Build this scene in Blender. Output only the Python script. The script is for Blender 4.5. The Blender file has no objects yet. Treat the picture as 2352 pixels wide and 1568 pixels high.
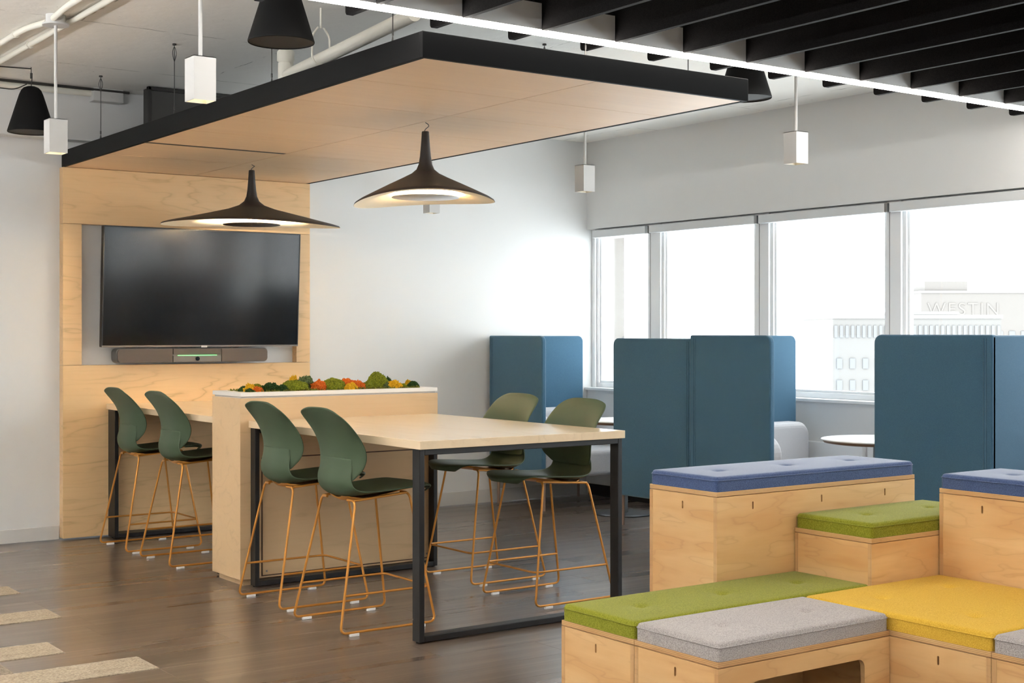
import bpy, bmesh, math, random
from mathutils import Vector, Matrix, noise
random.seed(7)
PI = math.pi
scene = bpy.context.scene
C = scene.collection

# ------------------------------------------------------------------ camera
F, YAW, HY = 3186.06, math.radians(35.629), 764.29       # focal length in px of the 2352x1568 frame, heading, horizon row
cam_d = bpy.data.cameras.new('camera')
cam_d.sensor_fit = 'HORIZONTAL'; cam_d.sensor_width = 36.0
cam_d.lens = F / 2352 * 36.0
cam_d.shift_y = -(784 - HY) / 2352
cam_d.clip_start = 0.05; cam_d.clip_end = 800
cam = bpy.data.objects.new('camera', cam_d); C.objects.link(cam)
cam.location = (0, 0, 1.40); cam.rotation_euler = (PI/2, 0, -YAW)
scene.camera = cam

# ------------------------------------------------------------------ world (overcast white sky)
world = bpy.data.worlds.new('world'); scene.world = world; world.use_nodes = True
bg = world.node_tree.nodes['Background']
bg.inputs['Color'].default_value = (0.91, 0.96, 1.0, 1); bg.inputs['Strength'].default_value = 3.2

# ------------------------------------------------------------------ exposure
vs = scene.view_settings
vs.view_transform = 'Standard'; vs.look = 'None'; vs.exposure = 1.90; vs.gamma = 1.0; vs.use_curve_mapping = False
scene.cycles.max_bounces = 10; scene.cycles.diffuse_bounces = 6; scene.cycles.transparent_max_bounces = 12
scene.cycles.sample_clamp_indirect = 8.0
scene.cycles.use_denoising = True

# ------------------------------------------------------------------ material helpers
def srgb(r, g, b):
    f = lambda c: (c/255/12.92) if c/255 <= 0.04045 else ((c/255+0.055)/1.055)**2.4
    return (f(r), f(g), f(b), 1)
def new_mat(name):
    m = bpy.data.materials.new(name); m.use_nodes = True
    nt = m.node_tree; return m, nt, nt.nodes['Principled BSDF']
def N(nt, t, **kw):
    n = nt.nodes.new(t)
    for k, v in kw.items():
        if k in n.inputs.keys(): n.inputs[k].default_value = v
        else: setattr(n, k, v)
    return n
def L(nt, a, b): nt.links.new(a, b)
def coords(nt, scale=(1, 1, 1), kind='Object'):
    tc = N(nt, 'ShaderNodeTexCoord'); mp = N(nt, 'ShaderNodeMapping'); mp.inputs['Scale'].default_value = scale
    L(nt, tc.outputs[kind], mp.inputs['Vector']); return mp.outputs['Vector']
def ramp(nt, fac, stops):
    r = N(nt, 'ShaderNodeValToRGB'); e = r.color_ramp.elements
    e[0].position, e[0].color = stops[0]; e[1].position, e[1].color = stops[-1]
    for p, c in stops[1:-1]:
        x = e.new(p); x.color = c
    L(nt, fac, r.inputs['Fac']); return r.outputs['Color']
def mixc(nt, fac, a, b, mode='MIX'):
    n = N(nt, 'ShaderNodeMix', data_type='RGBA', blend_type=mode)
    for v, k in ((fac, 0), (a, 6), (b, 7)):
        if hasattr(v, 'links'): L(nt, v, n.inputs[k])
        else: n.inputs[k].default_value = v
    return n.outputs[2]
def math_n(nt, op, a, b=None, clamp=False):
    n = N(nt, 'ShaderNodeMath', operation=op); n.use_clamp = clamp
    for v, k in ((a, 0), (b, 1)):
        if v is None: continue
        if hasattr(v, 'links'): L(nt, v, n.inputs[k])
        else: n.inputs[k].default_value = v
    return n.outputs[0]
def bump(nt, b, h, strength=.2, dist=.002):
    n = N(nt, 'ShaderNodeBump'); n.inputs['Strength'].default_value = strength; n.inputs['Distance'].default_value = dist
    L(nt, h, n.inputs['Height']); L(nt, n.outputs['Normal'], b.inputs['Normal'])
def noise_t(nt, vec, scale, detail=3, rough=.5):
    n = N(nt, 'ShaderNodeTexNoise'); n.inputs['Scale'].default_value = scale; n.inputs['Detail'].default_value = detail
    n.inputs['Roughness'].default_value = rough
    L(nt, vec, n.inputs['Vector']); return n.outputs['Fac']

def plain(name, col, rough=.5, metal=0, bump_s=0, bump_scale=200, spec=.5, var=0):
    m, nt, b = new_mat(name)
    b.inputs['Roughness'].default_value = rough; b.inputs['Metallic'].default_value = metal
    b.inputs['Specular IOR Level'].default_value = spec
    v = coords(nt)
    if var:
        n = noise_t(nt, v, bump_scale*.12, 4)
        c2 = tuple(x*(1-var) for x in col[:3])+(1,)
        L(nt, mixc(nt, n, c2, col), b.inputs['Base Color'])
    else: b.inputs['Base Color'].default_value = col
    if bump_s: bump(nt, b, noise_t(nt, v, bump_scale, 3), bump_s)
    return m
def emis(name, col, s):
    m, nt, b = new_mat(name)
    b.inputs['Base Color'].default_value = col; b.inputs['Emission Color'].default_value = col
    b.inputs['Emission Strength'].default_value = s; return m

def maple(name, light, dark, stretch=(.55, 3.2, 3.2), rough=.38, lines=13, amount=.55, rand=True, fine=(2, 90, 90)):
    """veneer: cathedral figure from contour lines of a stretched noise"""
    m, nt, b = new_mat(name)
    b.inputs['Roughness'].default_value = rough
    tc = N(nt, 'ShaderNodeTexCoord'); oi = N(nt, 'ShaderNodeObjectInfo')
    add = N(nt, 'ShaderNodeVectorMath', operation='ADD')
    rv = N(nt, 'ShaderNodeCombineXYZ')
    k = math_n(nt, 'MULTIPLY', oi.outputs['Random'], 37.0)
    for i in range(3): L(nt, k, rv.inputs[i])
    L(nt, tc.outputs['Object'], add.inputs[0])
    if rand: L(nt, rv.outputs[0], add.inputs[1])
    mp = N(nt, 'ShaderNodeMapping'); mp.inputs['Scale'].default_value = stretch; L(nt, add.outputs[0], mp.inputs['Vector'])
    n1 = noise_t(nt, mp.outputs[0], 1.3, 4, .45)
    t = math_n(nt, 'PINGPONG', math_n(nt, 'MULTIPLY', n1, lines), .5)
    line = ramp(nt, t, [(0.0, (1, 1, 1, 1)), (.10, (.25, .25, .25, 1)), (.3, (0, 0, 0, 1))])
    n2 = noise_t(nt, mp.outputs[0], 2.2, 2)
    fac = math_n(nt, 'MULTIPLY', math_n(nt, 'MULTIPLY', line, ramp(nt, n2, [(.35, (0, 0, 0, 1)), (.65, (1, 1, 1, 1))])), amount)
    mp2 = N(nt, 'ShaderNodeMapping'); mp2.inputs['Scale'].default_value = fine; L(nt, add.outputs[0], mp2.inputs['Vector'])
    n3 = noise_t(nt, mp2.outputs[0], 1.0, 3)
    base = mixc(nt, math_n(nt, 'MULTIPLY', n3, .45), light, dark)
    base = mixc(nt, math_n(nt, 'MULTIPLY', ramp(nt, n1, [(.3, (0, 0, 0, 1)), (.7, (1, 1, 1, 1))]), .25), base, dark)
    dk = tuple(x*.62 for x in dark[:3])+(1,)
    L(nt, mixc(nt, fac, base, dk), b.inputs['Base Color'])
    bump(nt, b, n3, .05, .001)
    return m

MAPLE = maple('maple_veneer', srgb(229, 194, 146), srgb(212, 172, 122))
MAPLE_Z = maple('maple_veneer_quiet', srgb(212, 181, 140), srgb(197, 164, 123), amount=.28, lines=9)
MAPLE_TOP = maple('maple_table_top', srgb(232, 210, 178), srgb(220, 194, 158), rough=.2, amount=.22, lines=9, stretch=(3.0, .5, 3.0), fine=(70, 2, 70))
OAK_PANEL = maple('oak_ceiling_panel', srgb(236, 202, 162), srgb(214, 176, 136), amount=.14, lines=20, stretch=(.5, 9, 9), fine=(3, 130, 130), rough=.45)

def plywood(name, axis, t=.018):
    """poplar plywood: figure on the faces, stacked plies on the edges across `axis`"""
    m, nt, b = new_mat(name); b.inputs['Roughness'].default_value = .42
    tc = N(nt, 'ShaderNodeTexCoord'); sx = N(nt, 'ShaderNodeSeparateXYZ'); L(nt, tc.outputs['Object'], sx.inputs[0])
    ply = math_n(nt, 'PINGPONG', math_n(nt, 'MULTIPLY', math_n(nt, 'ADD', sx.outputs[axis], t/2), 3.5/t), .5)
    stripe = ramp(nt, ply, [(.20, (0, 0, 0, 1)), (.40, (1, 1, 1, 1))])
    oi = N(nt, 'ShaderNodeObjectInfo'); k = math_n(nt, 'MULTIPLY', oi.outputs['Random'], 51.0)
    rv = N(nt, 'ShaderNodeCombineXYZ')
    for i in range(3): L(nt, k, rv.inputs[i])
    add = N(nt, 'ShaderNodeVectorMath', operation='ADD'); L(nt, tc.outputs['Object'], add.inputs[0]); L(nt, rv.outputs[0], add.inputs[1])
    mp = N(nt, 'ShaderNodeMapping'); mp.inputs['Scale'].default_value = (.9, .9, 5.0); L(nt, add.outputs[0], mp.inputs['Vector'])
    n1 = noise_t(nt, mp.outputs[0], 1.6, 3)
    tt = math_n(nt, 'PINGPONG', math_n(nt, 'MULTIPLY', n1, 7), .5)
    line = ramp(nt, tt, [(0.0, (1, 1, 1, 1)), (.06, (.3, .3, .3, 1)), (.35, (0, 0, 0, 1))])
    n2 = noise_t(nt, mp.outputs[0], 3.0, 2)
    mp3 = N(nt, 'ShaderNodeMapping'); mp3.inputs['Scale'].default_value = (8, 8, 120); L(nt, add.outputs[0], mp3.inputs['Vector'])
    n3 = noise_t(nt, mp3.outputs[0], 1, 3)
    base = mixc(nt, ramp(nt, n1, [(.35, (0, 0, 0, 1)), (.7, (1, 1, 1, 1))]), srgb(224, 187, 134), srgb(200, 150, 93))
    base = mixc(nt, math_n(nt, 'MULTIPLY', n3, .35), base, srgb(196, 150, 98))
    base = mixc(nt, math_n(nt, 'MULTIPLY', math_n(nt, 'MULTIPLY', line, n2), .5), base, srgb(160, 112, 66))
    L(nt, mixc(nt, math_n(nt, 'MULTIPLY', stripe, .75), base, srgb(132, 90, 52)), b.inputs['Base Color'])
    return m
PLY = [plywood('poplar_plywood_'+a, i) for i, a in enumerate('xyz')]

def felt(name, col, dark, scale=260, sheen=.06):
    m, nt, b = new_mat(name); b.inputs['Roughness'].default_value = .95; b.inputs['Specular IOR Level'].default_value = .1
    b.inputs['Sheen Weight'].default_value = sheen; b.inputs['Sheen Roughness'].default_value = .4
    v = coords(nt); n = noise_t(nt, v, scale, 4, .7); n2 = noise_t(nt, v, scale*.25, 3)
    c = mixc(nt, ramp(nt, n, [(.35, (0, 0, 0, 1)), (.65, (1, 1, 1, 1))]), dark, col)
    L(nt, mixc(nt, math_n(nt, 'MULTIPLY', n2, .25), c, dark), b.inputs['Base Color'])
    bump(nt, b, n, .5, .002); return m
FELT_BLUE = felt('felt_blue', srgb(82, 100, 138), srgb(50, 64, 100), sheen=.42)
FELT_GREEN = felt('felt_green', srgb(150, 150, 52), srgb(104, 106, 24), sheen=.12)
FELT_GREY = felt('felt_grey', srgb(192, 184, 180), srgb(134, 128, 126), sheen=.15)
FELT_YELLOW = felt('felt_yellow', srgb(224, 184, 76), srgb(190, 148, 46))
FELT_BLACK = felt('felt_black', srgb(30, 28, 28), srgb(11, 10, 11), 200)
BOOTH_BLUE = felt('booth_blue_fabric', srgb(70, 103, 124), srgb(52, 84, 107), 420, sheen=.45)
SOFA_GREY = felt('sofa_grey_fabric', srgb(196, 196, 198), srgb(164, 164, 168), 420)

WALL = plain('white_wall_paint', srgb(220, 220, 219), .75, bump_s=.03, bump_scale=140)
TRIM = plain('white_trim_paint', srgb(236, 237, 238), .45)
BASEB = plain('grey_baseboard_vinyl', srgb(205, 203, 200), .5)
BLACK = plain('black_powder_coat', srgb(17, 16, 17), .45, bump_s=.08, bump_scale=600)
FASCIA = plain('charcoal_fascia_paint', srgb(11, 11, 12), .65, spec=.15)
WHITE_METAL = plain('white_fixture_paint', srgb(196, 195, 193), .55)
CONDUIT = plain('off_white_conduit_paint', srgb(224, 220, 208), .5)
STEEL = plain('galvanised_steel', srgb(150, 150, 150), .35, .9)
WIRE = plain('steel_wire', srgb(70, 68, 66), .4, .6)
GREEN = plain('sage_green_plastic', srgb(64, 79, 58), .5, spec=.3, bump_s=.10, bump_scale=900)
GOLD = plain('ochre_metallic_coat', srgb(196, 134, 58), .32, .45)
GLIDE = plain('white_plastic_glide', srgb(236, 234, 232), .4)
PENDANT = plain('matt_black_shade', srgb(46, 40, 38), .5)
PENDANT_IN = plain('cream_shade_lining', srgb(250, 240, 218), .7)
SPEAKER = plain('black_speaker_shell', srgb(9, 9, 9), .7, spec=.2)
GRILLE = plain('charcoal_speaker_grille', srgb(54, 50, 47), .7, bump_s=.6, bump_scale=1400)
STONE = plain('white_quartz', srgb(238, 234, 228), .3, var=.08, bump_scale=60)
TVBLACK = plain('tv_bezel', srgb(22, 22, 24), .35)
TVSIL = plain('tv_lower_trim', srgb(120, 112, 108), .35, .6)
DEV = plain('grey_device_plastic', srgb(96, 94, 92), .5)
DEVG = plain('grey_device_mesh', srgb(80, 74, 70), .8, bump_s=.7, bump_scale=1800)
LENS = plain('black_lens', srgb(8, 8, 9), .1)
TABLE_WHITE = plain('white_laminate', srgb(240, 240, 238), .3)
TABLE_EDGE = plain('brown_plywood_edge', srgb(140, 112, 92), .5)
TANLEG = plain('taupe_sofa_leg', srgb(150, 126, 110), .4)
SCREEN_M, _nt, _b = new_mat('tv_screen_glass')
_b.inputs['Base Color'].default_value = (.004, .004, .005, 1); _b.inputs['Roughness'].default_value = .12; _b.inputs['Specular IOR Level'].default_value = .38
CONC_OUT = plain('outside_concrete', srgb(92, 85, 80), .9, bump_s=.3, bump_scale=30, var=.1)
BLIND = plain('grey_white_blind', srgb(214, 216, 217), .6)

def ceiling_mat():
    m, nt, b = new_mat('painted_concrete'); b.inputs['Roughness'].default_value = .85
    v = coords(nt)
    br = N(nt, 'ShaderNodeTexBrick'); br.offset = .5
    for k, val in (('Scale', 1.0), ('Mortar Size', .006), ('Mortar Smooth', .6), ('Brick Width', 2.44), ('Row Height', 1.22)): br.inputs[k].default_value = val
    dist = noise_t(nt, v, 9, 3)
    ad = N(nt, 'ShaderNodeVectorMath', operation='ADD'); cb = N(nt, 'ShaderNodeCombineXYZ')
    L(nt, math_n(nt, 'MULTIPLY', dist, .03), cb.inputs[0]); L(nt, math_n(nt, 'MULTIPLY', dist, .03), cb.inputs[1])
    L(nt, v, ad.inputs[0]); L(nt, cb.outputs[0], ad.inputs[1]); L(nt, ad.outputs[0], br.inputs['Vector'])
    seam = math_n(nt, 'MULTIPLY', br.outputs['Fac'], ramp(nt, noise_t(nt, v, 7, 4), [(.42, (0, 0, 0, 1)), (.6, (1, 1, 1, 1))]))
    pits = ramp(nt, noise_t(nt, v, 24, 4, .6), [(.70, (0, 0, 0, 1)), (.76, (1, 1, 1, 1))])
    pits = math_n(nt, 'MULTIPLY', pits, ramp(nt, noise_t(nt, v, 2.2, 2), [(.5, (0, 0, 0, 1)), (.65, (1, 1, 1, 1))]))
    d = math_n(nt, 'MAXIMUM', seam, pits)
    c = mixc(nt, noise_t(nt, v, 1.5, 4), srgb(242, 239, 233), srgb(228, 224, 217))
    L(nt, mixc(nt, math_n(nt, 'MULTIPLY', d, .7), c, srgb(110, 104, 96)), b.inputs['Base Color'])
    bump(nt, b, math_n(nt, 'SUBTRACT', noise_t(nt, v, 14, 5), math_n(nt, 'MULTIPLY', d, 2.0)), .5, .008)
    return m
CEIL = ceiling_mat()

def floor_mat():
    m, nt, b = new_mat('brown_vinyl_plank')
    tc = N(nt, 'ShaderNodeTexCoord'); oi = N(nt, 'ShaderNodeObjectInfo')
    k = math_n(nt, 'MULTIPLY', oi.outputs['Random'], 61.0); rv = N(nt, 'ShaderNodeCombineXYZ')
    for i in range(3): L(nt, k, rv.inputs[i])
    add = N(nt, 'ShaderNodeVectorMath', operation='ADD'); L(nt, tc.outputs['Object'], add.inputs[0]); L(nt, rv.outputs[0], add.inputs[1])
    def ms(s):
        mp = N(nt, 'ShaderNodeMapping'); mp.inputs['Scale'].default_value = s; L(nt, add.outputs[0], mp.inputs['Vector']); return mp.outputs[0]
    n1 = noise_t(nt, ms((.9, 22, 1)), 1, 4, .55); n2 = noise_t(nt, ms((1.6, 95, 1)), 1, 4, .6); n3 = noise_t(nt, ms((.4, 6, 1)), 1, 2)
    c = ramp(nt, n1, [(.30, srgb(76, 62, 52)), (.5, srgb(96, 81, 69)), (.70, srgb(128, 111, 97))])
    c = mixc(nt, ramp(nt, n2, [(.30, (0, 0, 0, 1)), (.72, (.8, .8, .8, 1))]), c, srgb(74, 61, 51))
    c = mixc(nt, math_n(nt, 'MULTIPLY', n3, .3), c, srgb(118, 102, 88))
    tone = math_n(nt, 'ADD', math_n(nt, 'MULTIPLY', oi.outputs['Random'], .22), .86)
    tv = N(nt, 'ShaderNodeCombineColor')
    for i in range(3): L(nt, tone, tv.inputs[i])
    L(nt, mixc(nt, 1.0, c, tv.outputs[0], 'MULTIPLY'), b.inputs['Base Color'])
    L(nt, math_n(nt, 'ADD', math_n(nt, 'MULTIPLY', n3, .14), .22), b.inputs['Roughness'])
    b.inputs['Coat Weight'].default_value = .35; b.inputs['Coat Roughness'].default_value = .2
    b.inputs['Specular IOR Level'].default_value = .95
    bump(nt, b, n2, .06, .001)
    return m
FLOOR = floor_mat()
def carpet_mat(name, a, c):
    m, nt, b = new_mat(name); b.inputs['Roughness'].default_value = 1; b.inputs['Specular IOR Level'].default_value = .05
    n = noise_t(nt, coords(nt, (90, 150, 100)), 1, 4, .7); n2 = noise_t(nt, coords(nt, (3, 40, 1)), 1, 2)
    col = mixc(nt, ramp(nt, n, [(.4, (0, 0, 0, 1)), (.6, (1, 1, 1, 1))]), a, c)
    L(nt, mixc(nt, math_n(nt, 'MULTIPLY', n2, .6), col, c), b.inputs['Base Color']); bump(nt, b, n, 1.0, .006); return m
CARPET = [carpet_mat('loop_carpet_taupe', srgb(78, 70, 62), srgb(150, 138, 122)), carpet_mat('loop_carpet_beige', srgb(116, 104, 90), srgb(172, 158, 138))]

def glass_mat():
    m, nt, b = new_mat('window_glass'); out = nt.nodes['Material Output']
    t = N(nt, 'ShaderNodeBsdfTransparent'); g = N(nt, 'ShaderNodeBsdfGlossy'); g.inputs['Roughness'].default_value = 0.01
    t.inputs['Color'].default_value = (.97, .985, .98, 1)
    fr = N(nt, 'ShaderNodeFresnel'); fr.inputs['IOR'].default_value = 1.45
    mx = N(nt, 'ShaderNodeMixShader'); L(nt, math_n(nt, 'MULTIPLY', fr.outputs[0], .5), mx.inputs[0])
    L(nt, t.outputs[0], mx.inputs[1]); L(nt, g.outputs[0], mx.inputs[2]); L(nt, mx.outputs[0], out.inputs['Surface'])
    return m
GLASS = glass_mat()

# ------------------------------------------------------------------ mesh builder
class MB:
    def __init__(s): s.v = []; s.f = []; s.sm = []
    def add(s, vs, fs, smooth=False):
        o = len(s.v); s.v += [tuple(p) for p in vs]
        for f in fs: s.f.append(tuple(i+o for i in f)); s.sm.append(smooth)
        return s
    def box(s, x0, x1, y0, y1, z0, z1):
        return s.add([(x, y, z) for z in (z0, z1) for y in (y0, y1) for x in (x0, x1)],
                     [(0, 2, 3, 1), (4, 5, 7, 6), (0, 1, 5, 4), (2, 6, 7, 3), (0, 4, 6, 2), (1, 3, 7, 5)])
    def tube(s, pts, r, n=8, caps=True, closed=False):
        pts = [Vector(p) for p in pts]; m = len(pts); rings = []
        rs = r if isinstance(r, (list, tuple)) else [r]*m
        t0 = (pts[1]-pts[0]).normalized()
        up = Vector((0, 0, 1)) if abs(t0.z) < .9 else Vector((1, 0, 0))
        nrm = (up - t0*up.dot(t0)).normalized()
        for i, p in enumerate(pts):
            if closed: t = (pts[(i+1) % m]-pts[i-1]).normalized()
            else: t = (pts[min(i+1, m-1)]-pts[max(i-1, 0)]).normalized()
            nrm = (nrm - t*nrm.dot(t))
            nrm = nrm.normalized() if nrm.length > 1e-6 else t.orthogonal().normalized()
            b = t.cross(nrm)
            rings.append([p + (nrm*math.cos(2*PI*k/n) + b*math.sin(2*PI*k/n))*rs[i] for k in range(n)])
        vs = [q for ring in rings for q in ring]; fs = []
        for i in range(m if closed else m-1):
            j = (i+1) % m
            for k in range(n): fs.append((i*n+k, i*n+(k+1) % n, j*n+(k+1) % n, j*n+k))
        s.add(vs, fs, True)
        if caps and not closed:
            s.add(rings[0], [tuple(range(n))[::-1]]); s.add(rings[-1], [tuple(range(n))])
        return s
    def lathe(s, prof, n=32, c=(0, 0, 0), fr=None, close_top=False, close_bot=False, smooth=True):
        vs = []; fs = []
        for (r, z) in prof:
            for k in range(n):
                a = 2*PI*k/n
                rr, zz = fr(a, r, z) if fr else (r, z)
                vs.append((c[0]+rr*math.cos(a), c[1]+rr*math.sin(a), c[2]+zz))
        for i in range(len(prof)-1):
            for k in range(n): fs.append((i*n+k, i*n+(k+1) % n, (i+1)*n+(k+1) % n, (i+1)*n+k))
        s.add(vs, fs, smooth)
        if close_bot: s.add(vs[:n], [tuple(range(n))[::-1]])
        if close_top: s.add(vs[-n:], [tuple(range(n))])
        return s
    def prism(s, poly, axis, a, b):
        """extrude a 2-D polygon along axis 0/1/2 between a and b"""
        def p3(u, w, t): return {0: (t, u, w), 1: (u, t, w), 2: (u, w, t)}[axis]
        n = len(poly); vs = [p3(u, w, a) for u, w in poly]+[p3(u, w, b) for u, w in poly]
        fs = [tuple(range(n))[::-1], tuple(range(n, 2*n))]+[(i, (i+1) % n, n+(i+1) % n, n+i) for i in range(n)]
        return s.add(vs, fs)
    def grid(s, rows, smooth=True, closed_u=False):
        m = len(rows[0]); vs = [p for r in rows for p in r]; fs = []
        for i in range(len(rows)-1):
            for k in range(m-1): fs.append((i*m+k, i*m+k+1, (i+1)*m+k+1, (i+1)*m+k))
        return s.add(vs, fs, smooth)
    def mesh(s, name, off=(0, 0, 0)):
        me = bpy.data.meshes.new(name)
        me.from_pydata([(p[0]-off[0], p[1]-off[1], p[2]-off[2]) for p in s.v], [], s.f)
        me.polygons.foreach_set('use_smooth', s.sm)
        bm = bmesh.new(); bm.from_mesh(me); bmesh.ops.recalc_face_normals(bm, faces=bm.faces); bm.to_mesh(me); bm.free()
        me.update(); return me

def rrect(x0, x1, y0, y1, r, n=6, corners=(1, 1, 1, 1)):
    """rounded rectangle polygon, corners in order (x0,y0) (x1,y0) (x1,y1) (x0,y1)"""
    out = []
    for (cx, cy, a0, on, px, py) in ((x0+r, y0+r, PI, corners[0], x0, y0), (x1-r, y0+r, 1.5*PI, corners[1], x1, y0),
                                     (x1-r, y1-r, 0, corners[2], x1, y1), (x0+r, y1-r, .5*PI, corners[3], x0, y1)):
        if on: out += [(cx+r*math.cos(a0+.5*PI*k/n), cy+r*math.sin(a0+.5*PI*k/n)) for k in range(n+1)]
        else: out.append((px, py))
    return out
def fillet(pts, r, n=5):
    pts = [Vector(p) for p in pts]; out = [pts[0]]
    for i in range(1, len(pts)-1):
        a, p, b = pts[i-1], pts[i], pts[i+1]
        d = min(r, (a-p).length*.49, (b-p).length*.49)
        q0 = p+(a-p).normalized()*d; q1 = p+(b-p).normalized()*d
        for k in range(n+1):
            t = k/n; out.append(q0*(1-t)**2 + p*2*t*(1-t) + q1*t*t)
    return out+[pts[-1]]

# ------------------------------------------------------------------ object helpers
def link(o): C.objects.link(o); return o
def mods(o, bevel=0, seg=2, subsurf=0, solid=0):
    if solid:
        md = o.modifiers.new('solid', 'SOLIDIFY'); md.thickness = solid; md.offset = 0
    if bevel:
        md = o.modifiers.new('bevel', 'BEVEL'); md.width = bevel; md.segments = seg; md.limit_method = 'ANGLE'; md.angle_limit = math.radians(40)
        md.harden_normals = False
    if subsurf:
        md = o.modifiers.new('sub', 'SUBSURF'); md.levels = subsurf; md.render_levels = subsurf
    return o
def part(parent, name, mb, mat, label=None, center=False, **kw):
    """mesh given in the coordinates of the parent (or the world when there is no parent)"""
    off = (0, 0, 0)
    if center:
        lo = [min(p[i] for p in mb.v) for i in range(3)]; hi = [max(p[i] for p in mb.v) for i in range(3)]
        off = [(a+b)/2 for a, b in zip(lo, hi)]
    me = mb.mesh(name, off); me.materials.append(mat)
    o = link(bpy.data.objects.new(name, me)); o.location = off
    if parent: o.parent = parent
    if label: o['label'] = label
    return mods(o, **kw)
def tag(o, label, cat, group=None):
    o['label'] = label; o['category'] = cat
    if group: o['group'] = group
    return o
def thing(name, label, cat, loc=(0, 0, 0), group=None, rz=0):
    o = link(bpy.data.objects.new(name, None)); o.location = loc; o.rotation_euler = (0, 0, rz); o.empty_display_size = .05
    return tag(o, label, cat, group)
def wpart(root, name, mb, mat, **kw):
    """part given in world coordinates under an unrotated root"""
    L0 = root.location; mb.v = [(p[0]-L0.x, p[1]-L0.y, p[2]-L0.z) for p in mb.v]
    return part(root, name, mb, mat, **kw)
def single(name, mb, mat, label, cat, group=None, **kw):
    lo = [min(p[i] for p in mb.v) for i in range(3)]; hi = [max(p[i] for p in mb.v) for i in range(3)]
    off = ((lo[0]+hi[0])/2, (lo[1]+hi[1])/2, lo[2])
    me = mb.mesh(name, off); me.materials.append(mat); o = link(bpy.data.objects.new(name, me)); o.location = off
    return mods(tag(o, label, cat, group), **kw)
def struct(name, mb, mat, label=None, **kw):
    me = mb.mesh(name); me.materials.append(mat); o = link(bpy.data.objects.new(name, me)); o['kind'] = 'structure'
    if label: o['label'] = label
    return mods(o, **kw)
def copy_tree(o, parent=None):
    c = o.copy(); C.objects.link(c); c.parent = parent
    for ch in list(o.children): copy_tree(ch, c)
    return c
def cut(o, cutters):
    """boolean difference of an object by cutter meshes (same coordinates as the object data), applied"""
    mb = MB()
    for c in cutters: mb.add(c.v, c.f)
    cm = mb.mesh('cutter'); co = link(bpy.data.objects.new('cutter', cm)); co.matrix_world = o.matrix_world.copy()
    bpy.context.view_layer.update(); co.matrix_world = o.matrix_world.copy()
    md = o.modifiers.new('cut', 'BOOLEAN'); md.operation = 'DIFFERENCE'; md.object = co; md.solver = 'EXACT'
    bpy.context.view_layer.update()
    ev = o.evaluated_get(bpy.context.evaluated_depsgraph_get())
    me = bpy.data.meshes.new_from_object(ev); o.modifiers.remove(md)
    old = o.data; o.data = me; me.name = old.name
    bpy.data.objects.remove(co); bpy.data.meshes.remove(cm); return o

# ================================================================== the room
CZ, WY, WX = 3.055, 9.444, 7.57
XL, YF = -4.6, -4.2
floor = struct('floor', MB().box(XL, WX+.3, YF, WY+.1, -.12, -.004), FLOOR, 'brown wood-look vinyl plank floor')
ROW, Y00 = .2535, 5.56
pm = MB().box(.0006, .9994, .0006, ROW-.0006, -.004, 0).mesh('plank'); pm.materials.append(FLOOR)
cms = []
for cmat in CARPET:
    q = MB().box(.0006, .9994, .0006, ROW-.0006, -.004, .004).mesh('carpet_plank'); q.materials.append(cmat); cms.append(q)
rr = random.Random(3)
carpet_end = {-1: (1.176, 0), 0: (2.175, 0), 1: (1.655, 1), 2: (1.945, 0), 5: (2.176, 0), 8: (2.195, 0), 3: (1.2, 1), 6: (1.18, 1)}
for r in range(-15, 16):
    y = Y00+r*ROW
    if y+ROW > WY-.005: break
    off = rr.choice([0, .25, .5, .75])
    ce = carpet_end.get(r)
    x = (ce[0]-2.0 if ce else -1.0+off-1)
    while x < WX-.02:
        # only the floor that can be seen from the seating area is laid plank by plank
        cxm, cym = x+.5, y+ROW/2
        d = cxm*math.sin(YAW)+cym*math.cos(YAW); rt = cxm*math.cos(YAW)-cym*math.sin(YAW)
        x1 = min(x+1.0, WX)
        vis = d > 4.2 and -.43*d-.7 < rt < .41*d+.5 and not (cym < 4.2 and cxm > 2.9)
        if vis and x1-x > .05:
            carp = ce and x+.5 < ce[0]
            o = bpy.data.objects.new('carpet_plank' if carp else 'plank', cms[(ce[1]+int(round(ce[0]-x))) % 2 if carp else 0] if carp else pm)
            C.objects.link(o); o.location = (x, y, 0); o.scale = (x1-x, 1, 1); o.parent = floor
        x = x1

ceiling = struct('ceiling', MB().box(XL, WX+.3, YF, WY+.1, CZ, CZ+.15), CEIL, 'off-white painted concrete ceiling')
struct('wall_back', MB().box(XL, WX+.3, WY, WY+.15, 0, CZ), WALL, 'white painted wall behind the screen panel')
struct('wall_left', MB().box(XL-.2, XL, YF, WY+.1, 0, CZ), WALL)
struct('wall_front', MB().box(XL, WX+.3, YF-.2, YF, 0, CZ), WALL)
struct('baseboard_back', MB().box(XL, 2.985, WY-.012, WY, 0, .094).box(4.85, WX, WY-.012, WY, 0, .11), BASEB, 'grey vinyl base along the white wall', bevel=.004)
struct('trim_2', MB().box(XL, 3.75, WY-.12, WY, 2.70, CZ), WALL, 'white concrete beam along the top of the wall', bevel=.01)

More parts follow.
